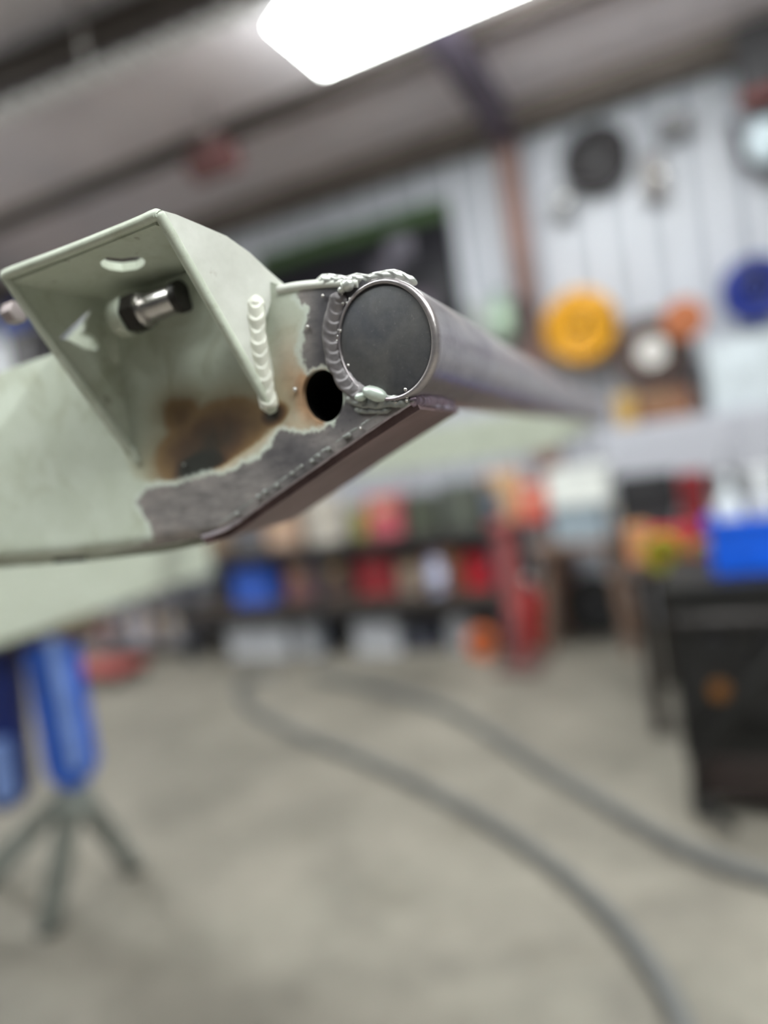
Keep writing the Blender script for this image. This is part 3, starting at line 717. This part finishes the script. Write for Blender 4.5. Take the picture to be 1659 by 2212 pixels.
def toolbox(spec, label, c, trimc=(40, 40, 42), name='toolbox'):
    P, w_, h = put(*spec); d = w_ * .5; t = thing(name, label, 'toolbox', P, RZ)
    MB().box((0, 0, h * .33), (w_, d, h * .66)).build('body', M_(c, .35), t, .005)
    lid = MB().box((0, 0, h * .75), (w_ * 1.02, d * 1.03, h * .17), taper=.9).build('lid', M_(c, .35), t, .005)
    MB().tube([(-w_ * .25, 0, h * .82), (-w_ * .22, 0, h * .97), (w_ * .22, 0, h * .97), (w_ * .25, 0, h * .82)], .009, 8).build('handle', M_(trimc, .5), lid)
    for sx in (-.28, .28): MB().box((sx * w_, -d / 2 - .004, h * .64), (w_ * .1, .008, h * .12)).build('latch', ZINC, t, .001)
    return t
def coil(P, R, r, n, label, c, axis='y', name='hose_coil', cat='hose', tie=True):
    t = thing(name, label, cat, P, RZ)
    for i in range(n):
        q = i % 3; off = {'y': (0, -r * 1.7 * (q - 1), 0), 'z': (0, 0, r * 1.8 * q)}[axis]
        MB().torus(Vector(off) + Vector((0, 0, R + r)) * (axis == 'y') + Vector((0, 0, r)) * (axis == 'z'), R - r * 1.9 * (i // 3), r, axis).build('loop', M_(c, .45), t)
    if tie and axis == 'y': MB().box((0, 0, 2 * R - r * (n // 3)), (.03, r * 8, r * (n // 3) * 2.4)).build('tie', M_((40, 40, 44), .6), t, .004)
    return t
def reel(P, R, wd, label, flange, wound, hubc, name='cable_reel'):
    t = thing(name, label, 'cable reel', P, RZ)
    for sy in (-1, 1):
        f = MB(); f.cyl((0, sy * wd / 2 - .008, R), (0, sy * wd / 2 + .008, R), R, n=32); fo = f.build('flange', M_(flange, .6), t, .002)
    MB().cyl((0, -wd / 2, R), (0, wd / 2, R), R * .75, n=28).build('wound_cable', M_(wound, .5), t)
    MB().cyl((0, -wd / 2 - .03, R), (0, wd / 2 + .012, R), min(R * .42, .09), n=24).build('hub', M_(hubc, .5), t, .003)
    return t
def snap(px, py, off, z): P = wpx(px, py, off); return Vector((P.x, P.y, z))

# ---- long centre bench with lower shelf
SA, SB = sof(430, 1250, .35), sof(1105, 1180, .35); BT, BS, BD = .80, .40, .62
bn = thing('workbench', 'long dark steel workbench with crowded top and lower shelf by the back wall', 'workbench', wp((SA + SB) / 2, .04 + BD / 2, 0), RZ)
BLN = SB - SA; DARKB = mat('bench_dark', (58, 54, 54), .6, .2); BRB = mat('bench_board', (92, 76, 64), .7)
MB().box((0, 0, BT - .025), (BLN, BD, .05)).build('top', DARKB, bn, .004)
MB().box((0, 0, BS - .02), (BLN, BD, .04)).build('shelf', BRB, bn, .004)
MB().box((0, -BD / 2 - .012, BS - .05), (BLN, .02, .1)).build('apron', DARKB, bn, .002)
for fx in (-.49, -.02, .49):
    for fy in (-.44, .44): MB().box((fx * BLN, fy * BD, (BT - .05) / 2), (.06, .06, BT - .05)).build('leg', mat('bench_leg', (66, 70, 82), .5, .3), bn, .004)
o1 = .30
TOP = [ # on the top
 (carton, (470, 1090, 1190, 70, .3, BT), 'tan cardboard carton at the left end of the bench top', (150, 128, 108)),
 (tote, (545, 1100, 1180, 70, .3, BT), 'grey plastic bin behind the painted frame on the bench top', (120, 118, 124)),
 (carton, (620, 1085, 1180, 75, .3, BT), 'peach coloured carton beside the round white jug', (205, 172, 150)),
 (carton, (832, 1025, 1110, 72, .3, BT), 'pink and red carton on the bench top', (196, 92, 104)),
 (tote, (912, 1040, 1120, 74, .3, BT), 'dark olive plastic bin on the bench top', (84, 88, 76)),
 (tote, (1000, 1020, 1115, 80, .3, BT), 'dark grey-green plastic bin beside the cardboard carton', (92, 96, 88)),
]
for fn, spec, lb, c_ in TOP: fn(spec, lb, c_)
can((700, 1075, 1172, 92, .34, BT), 'round white plastic pail on the bench top', (228, 220, 210), (238, 232, 224), 'pail', 'pail', True)
can((775, 1060, 1125, 46, .3, BT), 'yellow-green paint can on the bench top', (176, 170, 92), (150, 150, 110), 'paint_can')
carton((1090, 1000, 1110, 72, .3, BT), 'tan cardboard carton behind the small orange-red box', (205, 164, 128))
carton((1156, 1035, 1115, 60, .42, BT), 'small orange-red carton on the end of the bench top', (216, 98, 82), tape=(236, 200, 180))
bottle((1060, 1010, 1112, 30, .44, BT), 'dark blue bottle beside the tan cardboard carton', (60, 72, 92), (30, 30, 34))
SH = [
 (tote, (556, 1180, 1262, 100, .42, BS), 'bright blue open bin on the lower shelf', (64, 104, 205)),
 (carton, (652, 1170, 1250, 64, .4, BS), 'dusty pink carton on the lower shelf', (150, 104, 104)),
 (carton, (728, 1165, 1245, 60, .4, BS), 'brown-grey carton on the lower shelf', (112, 92, 88)),
 (carton, (888, 1170, 1235, 52, .4, BS), 'pale beige carton on the lower shelf', (176, 160, 148)),
 (carton, (960, 1150, 1235, 80, .4, BS), 'rust orange carton on the lower shelf', (160, 108, 84)),
]
for fn, spec, lb, c_ in SH: fn(spec, lb, c_)
toolbox((810, 1140, 1238, 84, .42, BS), 'dark red steel toolbox on the lower shelf', (168, 56, 66))
toolbox((1048, 1135, 1225, 92, .45, BS), 'bright red steel toolbox at the right end of the lower shelf', (208, 36, 56))
bottle((935, 1140, 1235, 38, .58, BS), 'pale lavender bottle in front of the rust orange carton', (170, 176, 205), (70, 74, 110))
can((488, 1190, 1265, 30, .4, BS), 'black can beside the bright blue open bin', (44, 42, 46), (60, 60, 62))
# under the bench: pale boxes added in place of the lit wall behind
for px_, w_, lb in ((560, 150, 'long pale grey box added for the lit wall under the left part of the bench'), (672, 62, 'narrow pale grey box added for the lit wall under the middle of the bench'), (815, 100, 'pale silver box added for the lit wall behind the middle bench leg'), (990, 50, 'small pale box added for the lit wall beside the orange coiled hose')):
    carton((px_, 1292, 1362, w_, .5, 0), lb, (196, 198, 206), 'crate', (176, 178, 188), .5 if w_ < 120 else .3)
carton((912, 1318, 1366, 84, .42, 0), 'low dark blue-grey crate on the floor under the bench', (70, 72, 86), 'crate', (90, 92, 100))
coil(snap(1035, 1340, .74, .0), .085, .016, 6, 'orange coiled hose standing on the floor before the bench', (226, 122, 74))
# ---- red upright stand and gas bottle right of the bench
P = onz(1130, 1445, 0); t = thing('post_stand', 'rusty red steel post stand at the right end of the bench', 'stand', P, RZ)
REDP = mat('faded_red', (158, 84, 84), .5, .1, .3, 6); MB().box((0, 0, .44), (.09, .07, .8)).build('post', REDP, t, .005)
MB().box((0, 0, .02), (.26, .3, .04)).build('base', mat('base_brown', (112, 92, 88), .6), t, .004)
MB().box((0, 0, .86), (.16, .12, .04)).build('head', REDP, t, .004)
P = onz(1160, 1396, 0); t = thing('gas_bottle', 'small dark red gas bottle on the floor beside the post stand', 'gas bottle', P, RZ)
MB().lathe((0, 0, 0), [(.09, 0), (.1, .02), (.1, .28), (.07, .35), (.03, .38), (.03, .42)], 20).build('body', M_((172, 26, 30), .35), t)
MB().lathe((0, 0, .4), [(.025, 0), (.04, .02), (.04, .06)], 12).build('valve', ZINC, t)
# ---- low trestle with bins between the bench and the black table
P = onz(1285, 1400, 0); tr = thing('trestle_table', 'brown wooden trestle with splayed legs carrying pale bins', 'trestle', P, RZ)
BRW = mat('trestle_wood', (128, 104, 90), .7)
MB().box((0, 0, .66), (.54, .4, .04)).build('top', BRW, tr, .004)
for sx in (-1, 1):
    for sy in (-1, 1): MB().bar((sx * .18, sy * .12, .64), (sx * .24, sy * .2, 0.0), .05, .04).build('leg', BRW, tr, .003)
oT = (P - WBASE).dot(WN)
tote((1262, 1150, 1225, 110, oT, .68), 'grey-blue open bin on the wooden trestle', (150, 164, 176))
carton((1350, 1160, 1225, 46, oT - .05, .68), 'pale grey carton on the wooden trestle', (178, 182, 190))
q = tote((1262, 1075, 1148, 130, oT + .0, .9), 'white lidded bin stacked on the grey-blue bin', (226, 228, 226), (236, 238, 236))
P = onz(1300, 1362, 0) ; P = P + WN * .12; t = thing('tyre', 'small black tyre leaning under the wooden trestle', 'tyre', P, RZ)
MB().torus((0, 0, .2), .145, .055, 'y', 30, 12).build('tread', mat('rubber', (42, 42, 42), .8), t)
MB().cyl((0, -.03, .2), (0, .03, .2), .1, n=20).build('rim', M_((52, 52, 56), .5, .3), t, .004)

# ---- black table and machine at the right
P = onz(1425, 1585, 0); sT = (P - WBASE).dot(EW); oTb = (P - WBASE).dot(WN); TZ = .69
tb = thing('work_table', 'black steel work table with thin legs by the black machine', 'table', wp(sT + .46, oTb - .32, 0), RZ)
MB().box((0, 0, TZ - .02), (1.0, .7, .04)).build('top', mat('table_dark', (56, 54, 54), .5, .3), tb, .004)
for sx in (-1, 1):
    for sy in (-1, 1): MB().box((sx * .455, sy * .31, (TZ - .04) / 2), (.055, .055, TZ - .04)).build('leg', mat('table_leg', (64, 58, 56), .5, .3), tb, .003)
MB().box((0, .31, .2), (.9, .03, .03)).build('stretcher', mat('table_leg', (64, 58, 56)), tb, .003)
oi = oTb - .3
toolbox((1455, 1120, 1205, 96, oi, TZ), 'crimson steel toolbox on the black work table', (196, 40, 62))
carton((1380, 1130, 1210, 46, oi, TZ), 'small orange carton beside the crimson toolbox', (214, 142, 94))
carton((1402, 1050, 1130, 116, oi - .25, TZ + .2), 'long black case stacked behind the crimson toolbox', (34, 34, 38), 'case', (52, 52, 56))
carton((1402, 1120, 1206, 116, oi - .25, TZ), 'dark grey case under the long black case', (60, 56, 60), 'case', (70, 70, 74))
carton((1503, 1030, 1200, 50, oi - .22, TZ), 'tall dark red carton behind the crimson toolbox', (136, 28, 36), tape=(96, 24, 30))
P = snap(1432, 1190, oi + .28, TZ); coil(P, .062, .016, 5, 'yellow-green tape roll standing at the edge of the black table', (150, 146, 22), 'y', 'tape_roll', 'tape', False)
P = snap(1520, 1235, oi + .29, TZ); coil(P, .045, .014, 3, 'small olive tape roll beside the blue bin', (128, 122, 66), 'y', 'tape_roll', 'tape', False)
# black machine on wheels
P = onz(1590, 1752, 0); om = (P - WBASE).dot(WN); sm_ = (P - WBASE).dot(EW); MZ = .785
mc = thing('welding_machine', 'black wheeled shop machine with brown base below the blue bin', 'machine', wp(sm_ + .1, om - .16, 0), RZ)
BK = mat('machine_black', (17, 16, 16), .55, 0, .2); BRN = mat('machine_brown', (44, 33, 31), .7, 0, .25)
MB().box((0, 0, .4925), (.46, .5, .565)).build('cabinet', BK, mc, .012)
MB().box((0, 0, .155), (.44, .52, .13)).build('base', BRN, mc, .01)
fp = MB().box((0, -.256, .52), (.4, .012, .32)).build('front_panel', mat('panel_grey', (26, 25, 26), .55), mc, .003)
for i, (x, z, c_) in enumerate(((-.1, .6, (40, 40, 44)), (.06, .6, (40, 40, 44)), (-.1, .45, (120, 78, 36)))):
    MB().cyl((x, -.262, z), (x, -.29, z), .028, n=18).build('knob', M_(c_, .4), fp, .002)
for z in (.3, .33, .36): MB().box((.06, -.262, z), (.2, .006, .012)).build('vent', BK, fp)
for sx in (-1, 1):
    for sy in (-1, 1):
        wv = MB().cyl((sx * .2 - .025, sy * .2, .07), (sx * .2 + .025, sy * .2, .07), .07, n=22).build('wheel', mat('rubber', (42, 42, 42)), mc, .006)
MB().tube([(-.2, -.27, .68), (-.2, -.33, .72 - .03), (.2, -.33, .69), (.2, -.27, .68)], .014, 8).build('handle', M_((70, 66, 66), .4, .5), mc)
MB().tube(catmull([(.18, -.28, .66), (.0, -.34, .5), (-.16, -.33, .28), (-.2, -.3, .12), (-.1, -.34, .03)], 8), .016, 8).build('lead', BK, mc)
MB().box((0, 0, .78), (.48, .52, .01)).build('lid', BK, mc, .003)
tote((1625, 1135, 1250, 170, om - .12, MZ + .002), 'bright blue open bin on top of the black machine', (16, 96, 230))
bottle((1580, 1045, 1245, 56, om - .12, MZ + .01), 'white squeeze bottle standing in the blue bin', (224, 230, 236), (232, 236, 240))
carton((1656, 1035, 1245, 60, om - .12, MZ + .01), 'pale grey carton standing in the blue bin', (198, 200, 204), tape=(230, 232, 234))

# ---- long white cabinet on the wall with reels on top
sL = sof(1300, 960, .42); CZ0, CZ1 = .96, 1.315
cb = thing('wall_cabinet', 'long white wall cabinet with cable reels standing on top', 'cabinet', wp(sL + 1.1, .21, 0), RZ)
CW = mat('cabinet_white', (176, 176, 186), .45, 0, .04, 3)
MB().box((0, 0, (CZ0 + CZ1) / 2), (2.2, .41, CZ1 - CZ0)).build('body', CW, cb, .01)
for i in range(3):
    d_ = MB().box((-.73 + .73 * i, -.213, (CZ0 + CZ1) / 2), (.715, .018, CZ1 - CZ0 - .03)).build('door', CW, cb, .003)
    MB().box((-.73 + .73 * i + .3, -.23, CZ0 + .1), (.012, .016, .08)).build('handle', ZINC, d_, .002)
P = wpx(1256, 708, .17); t = coil(P + Vector((0, 0, -.23)), .2, .034, 9, 'thick yellow hose coil hung beside the dark cable reel', (206, 148, 22), tie=False); MB().cyl((0, -.08, .37), (0, .13, .37), .014, n=8).build('hook', ZINC, t)
reel(snap(1412, 760, .19, CZ1 + .2), .225, .14, 'large dark cable reel with white hub on a brown crate', (66, 47, 42), (60, 44, 40), (206, 202, 200))
carton((1410, 822, 885, 160, .19, CZ1), 'brown wooden crate under the large dark cable reel', (122, 84, 64), 'crate', (150, 120, 92), .5)
t = reel(snap(1478, 745, .40, CZ1 + .0), .115, .05, 'orange-brown wire reel leaning by the large dark reel', (166, 92, 50), (120, 72, 46), (150, 90, 56)); t.location = snap(1478, 690, .40, wpx(1478, 690, .4).z - .115); MB().cyl((0, -.04, .115), (0, .12, .115), .015, n=8).build('peg', ZINC, t)
can((1345, 805, 872, 42, .37, CZ1), 'tan can standing in front of the brown crate', (206, 170, 104), (190, 160, 104))
carton((1610, 730, 880, 150, .2, CZ1), 'bright white carton on the right end of the wall cabinet', (190, 197, 204), tape=(204, 212, 220))
# things hung on the wall
def peg(P, parent): return MB().cyl((0, .0, 0), (0, .14, 0), .01, n=8).build('hook', ZINC, parent)
P = wpx(1632, 625, .12); t = coil(P + Vector((0, 0, -.19)), .165, .026, 9, 'blue hose coil hung on the white wall', (22, 42, 128)); MB().cyl((0, -.06, .31), (0, .08, .31), .012, n=8).build('hook', ZINC, t)
P = wpx(1288, 345, .08)
t = thing('wall_fan', 'dark round wall fan mounted on the white ribbed wall', 'fan', P, RZ)
MB().cyl((0, .02, 0), (0, .05, 0), .2, n=30).build('back_plate', M_((36, 32, 36), .6), t, .004)
MB().torus((0, -.02, 0), .185, .03, 'y', 30, 10).build('guard_ring', M_((50, 46, 50), .5), t)
MB().cyl((0, -.02, 0), (0, .075, 0), .06, n=18).build('motor', M_((44, 42, 46), .5), t, .004)
for k in range(5):
    a = 2 * pi * k / 5; MB().bar((.05 * cos(a), 0, .05 * sin(a)), (.16 * cos(a), 0, .16 * sin(a)), .02, .11, up=(0, .7, .3)).build('blade', M_((64, 56, 60), .5), t, .002)
for r_ in (.08, .13): MB().torus((0, -.045, 0), r_, .006, 'y', 28, 6).build('guard_wire', M_((50, 46, 50), .5), t)
def wallbox(px, py, wpx_, hpx, label, c, name, cat, off=.08, dpt=.08):
    P = wpx(px, py, off); s_ = depth(P) / FPX; t = thing(name, label, cat, P, RZ)
    MB().box((0, .04 - dpt / 2, 0), (wpx_ * s_, dpt, hpx * s_)).build('case', M_(c, .5), t, .006)
    MB().box((0, .04 - dpt - .004, 0), (wpx_ * s_ * .8, .008, hpx * s_ * .8)).build('cover', M_(tuple(min(255, v + 14) for v in c), .5), t, .002)
    MB().cyl((wpx_ * s_ * .3, .03 - dpt, 0), (wpx_ * s_ * .3, .022 - dpt, 0), .01, n=10).build('latch', ZINC, t)
    return t
wallbox(1455, 275, 66, 52, 'small dark grey junction box high on the ribbed wall', (92, 90, 94), 'junction_box', 'junction box')
wallbox(1412, 385, 42, 92, 'narrow brown-grey box hung beside the wall fan', (104, 96, 94), 'switch_box', 'switch box')
wallbox(1212, 440, 46, 60, 'pale grey box on the wall beside the column', (122, 122, 126), 'switch_box', 'switch box')
t = wallbox(1640, 150, 90, 150, 'black heater box high on the wall with red band', (52, 50, 54), 'wall_heater', 'heater', .1, .2)
MB().box((0, -.17, -.2), (.26, .02, .07)).build('red_band', M_((110, 44, 40), .5), t)
P = wpx(1655, 312, .1); t = thing('wall_lamp', 'round white lamp below the black heater box', 'lamp', P, RZ)
MB().sph((0, -.05, 0), (.11, .09, .13), 20, 12).build('globe', M_((212, 226, 236), .3), t); MB().cyl((0, 0, 0), (0, .1, 0), .06, n=16).build('base', M_((60, 58, 60), .5), t)
MB().tube([(-.16, -.02, .16), (-.13, -.02, -.05), (.0, -.02, -.19), (.16, -.02, -.2)], .03, 8).build('arm', M_((84, 80, 84), .5), t)
# banner
Pa, Pb_ = wpx(560, 555, .03), wpx(968, 428, .03); sa, sb = (Pa - WBASE).dot(EW), (Pb_ - WBASE).dot(EW)
bnr = thing('wall_banner', 'black wall banner with green top edge and pale smeared print', 'banner', wp((sa + sb) / 2, .055, 3.06), RZ)
wl = sb - sa; nb_ = 28
def sheet(x0, x1, z0, z1, yo, m, name, nseg=28):
    b = MB(); vs = []; f = []
    for i in range(nseg + 1):
        x = x0 + (x1 - x0) * i / nseg; y = yo + .012 * sin(x * 9)
        for z in (z0, z1):
            for t_ in (0, .003): vs.append((x, y + t_, z))
    for i in range(nseg):
        a = 4 * i; c2 = a + 4; f += [(a, c2, c2 + 2, a + 2), (a + 1, a + 3, c2 + 3, c2 + 1), (a, a + 1, c2 + 1, c2), (a + 2, c2 + 2, c2 + 3, a + 3)]
    f += [(0, 2, 3, 1), (4 * nseg, 4 * nseg + 1, 4 * nseg + 3, 4 * nseg + 2)]
    b.add(vs, f, True); return b.build(name, m, bnr)
sheet(-wl / 2, wl / 2, -1.25, -.09, -.01, M_((26, 25, 32), .6), 'cloth'); sheet(-wl / 2, wl / 2, -.13, .0, -.013, M_((58, 82, 46), .6), 'green_hem')
for (x0, x1, z0, z1, c_) in ((.30, .50, -.34, -.16, (118, 114, 126)), (.16, .36, -.52, -.28, (92, 88, 98)), (-.1, .2, -.62, -.46, (70, 66, 76)), (.42, .6, -.85, -.6, (96, 84, 96))):
    sheet(x0, x1, z0, z1, -.017, M_(c_, .6), 'print_patch', 8)
for sx in (-.48, 0, .48): MB().cyl((sx * wl, .02, -.03), (sx * wl, -.03, -.03), .014, n=10).build('grommet', ZINC, bnr)
# second little shelf left of the column with a jug and a can
sS = sof(1085, 730, .12); zS = wpx(1085, 735, .12).z
ws = thing('wall_shelf', 'small steel wall shelf behind the round tube beside the column', 'shelf', wp(sS - .12, .13, zS), RZ)
MB().box((0, 0, -.012), (.62, .24, .024)).build('board', M_((110, 106, 104), .6), ws, .003)
for sx in (-.25, .25): MB().bar((sx, .12, -.16), (sx, -.08, -.024), .02, .02).build('bracket', ZINC, ws)
bottle((1084, 630, 735, 44, .13, zS), 'pale green jug on the small wall shelf', (150, 172, 150), (110, 140, 116), 'jug', 'jug')
can((1130, 660, 735, 40, .15, zS), 'black can on the small wall shelf', (54, 54, 56), (70, 70, 72))
can((1035, 650, 738, 40, .13, zS), 'pale grey can on the small wall shelf', (176, 180, 178), (160, 164, 162))

# ---- overhead: perforated track, hanging reel, cable and lamp
Ra, Rb = onz(-200, 330, 3.32), onz(700, -50, 3.32); tk = thing('overhead_track', 'pale perforated steel track hung under the ceiling', 'track', (Ra + Rb) / 2, 0)
cc_ = (Ra + Rb) / 2; dr = (Rb - Ra).normalized(); TRK = M_((250, 250, 252), .5)
LT = (Rb - Ra).length
for i in range(19): 
    q = dr * (LT * (i / 19 - .5)); MB().bar(q + dr * .005, q + dr * (LT / 19 - .03), .1, .03).build('track_panel', TRK, tk, .004)
MB().bar(dr * -LT / 2 + Vector((0, 0, .03)), dr * LT / 2 + Vector((0, 0, .03)), .03, .05).build('web', M_((108, 104, 108), .5, .2), tk)
for f_ in (-.4, 0, .4):
    q = dr * LT * f_; zc = ceilz(((cc_ + q) - WBASE).dot(WN)) - 3.32; MB().cyl(q, q + Vector((0, 0, zc + .01)), .012, n=8).build('hanger', ZINC, tk)
q0 = onz(-200, 265, 3.5); q1 = onz(620, -80, 3.5); t = thing('dark_beam', 'dark brown steel beam running beside the pale track', 'beam', (q0 + q1) / 2, 0)
dv = (q1 - q0) / 2; MB().bar(-dv, dv, .015, .16).build('web', DARKST, t); MB().bar(-dv + Vector((0, 0, -.08)), dv + Vector((0, 0, -.08)), .14, .014).build('flange', DARKST, t)
MB().bar(-dv + Vector((0, 0, .08)), dv + Vector((0, 0, .08)), .14, .014).build('flange', DARKST, t)
for f_ in (-.6, .6):
    q = dv * f_; zc = ceilz(((q0 + q1) / 2 + q - WBASE).dot(WN)) - 3.5; MB().cyl(q + Vector((0, 0, .08)), q + Vector((0, 0, zc + .01)), .012, n=8).build('hanger', ZINC, t)
P = onz(462, 352, 3.24); t = thing('hoist', 'faded red hoist hung from the ceiling behind the bracket', 'hoist', P, RZ)
MB().cyl((-.15, 0, 0), (.15, 0, 0), .085, n=20).build('drum', M_((124, 84, 84), .5), t, .01); MB().box((0, 0, .09), (.18, .12, .08)).build('body', M_((128, 96, 94), .5), t, .008)
zc = ceilz((P - WBASE).dot(WN)) - 3.24; MB().cyl((0, 0, .1), (0, 0, zc + .01), .012, n=8).build('hanger', ZINC, t)
P = wpx(10, 430, .5); t = thing('bulb_lamp', 'small cream bulb hanging at the left end of the back wall', 'lamp', P, RZ)
MB().sph((0, 0, 0), (.11, .11, .14), 18, 10).build('globe', M_((226, 216, 170), .4), t)
zc = ceilz((P - WBASE).dot(WN)) - P.z; MB().cyl((0, 0, .12), (0, 0, zc + .01), .012, n=8).build('cord', BK, t)

# ---- left end of the back wall
wallbox(30, 665, 90, 90, 'blue metal panel box at the left end of the back wall', (22, 62, 170), 'panel_box', 'panel box')
t = wallbox(85, 790, 90, 150, 'tall dark locker box hung beside the white panel', (48, 42, 48), 'hung_locker', 'locker', .12, .2)
wallbox(10, 800, 60, 120, 'white panel box below the blue panel box', (226, 228, 240), 'panel_box', 'panel box')
# clutter on the floor at the left
P = onz(240, 1468, 0); t = thing('floor_creeper', 'flat red padded creeper lying on the concrete', 'creeper', P, RZ)
MB().box((0, 0, .1), (.5, .34, .06)).build('pad', M_((176, 96, 92), .6), t, .02)
for sx in (-1, 1):
    for sy in (-1, 1): MB().cyl((sx * .2 - .015, sy * .12, .036), (sx * .2 + .015, sy * .12, .036), .036, n=14).build('caster', mat('rubber', (42, 42, 42)), t)
MB().box((-.28, 0, .12), (.08, .28, .05)).build('headrest', M_((190, 120, 110), .6), t, .015)
ov = .45
sR0 = sof(170, 1330, ov); sR1 = sof(415, 1290, ov); rk = thing('storage_rack', 'low grey steel rack at the left end of the long bench', 'rack', wp((sR0 + sR1) / 2, ov - .1, 0), RZ); LR = sR1 - sR0
for z in (.12, .5): MB().box((0, 0, z), (LR, .4, .03)).build('shelf', M_((140, 134, 136), .6), rk, .003)
for sx in (-.49, .49):
    for sy in (-.18, .18): MB().box((sx * LR, sy, .35), (.04, .04, .7)).build('post', M_((190, 192, 196), .5), rk, .003)
RB = .515
can((294, 1240, 1310, 46, ov, RB), 'teal can on the low grey rack', (40, 108, 108), (30, 60, 62))
can((338, 1250, 1310, 34, ov, RB), 'black can beside the teal can', (36, 38, 40), (50, 50, 52))
carton((248, 1235, 1312, 40, ov - .05, RB), 'pale blue carton beside the teal can', (176, 188, 206), tape=(206, 212, 222))
carton((393, 1215, 1300, 48, ov - .1, RB), 'lavender grey carton on the right end of the low rack', (160, 156, 172), tape=(196, 192, 204))
carton((200, 1240, 1315, 60, ov - .05, RB), 'pale sage carton on the left end of the low rack', (156, 164, 148), tape=(176, 182, 168))
R2 = .137
for i, (px_, c_, lb) in enumerate(((190, (62, 60, 64), 'black binder case on the rack\'s bottom shelf'), (225, (150, 120, 124), 'mauve carton on the rack\'s bottom shelf'), (270, (120, 116, 128), 'slate grey carton on the rack\'s bottom shelf'), (310, (190, 186, 198), 'off-white carton on the rack\'s bottom shelf'), (350, (128, 118, 116), 'brown-grey carton on the rack\'s bottom shelf'), (390, (172, 168, 172), 'light grey carton on the rack\'s bottom shelf'))):
    carton((px_, 1345, 1405, 34, ov + .02, R2), lb, c_)
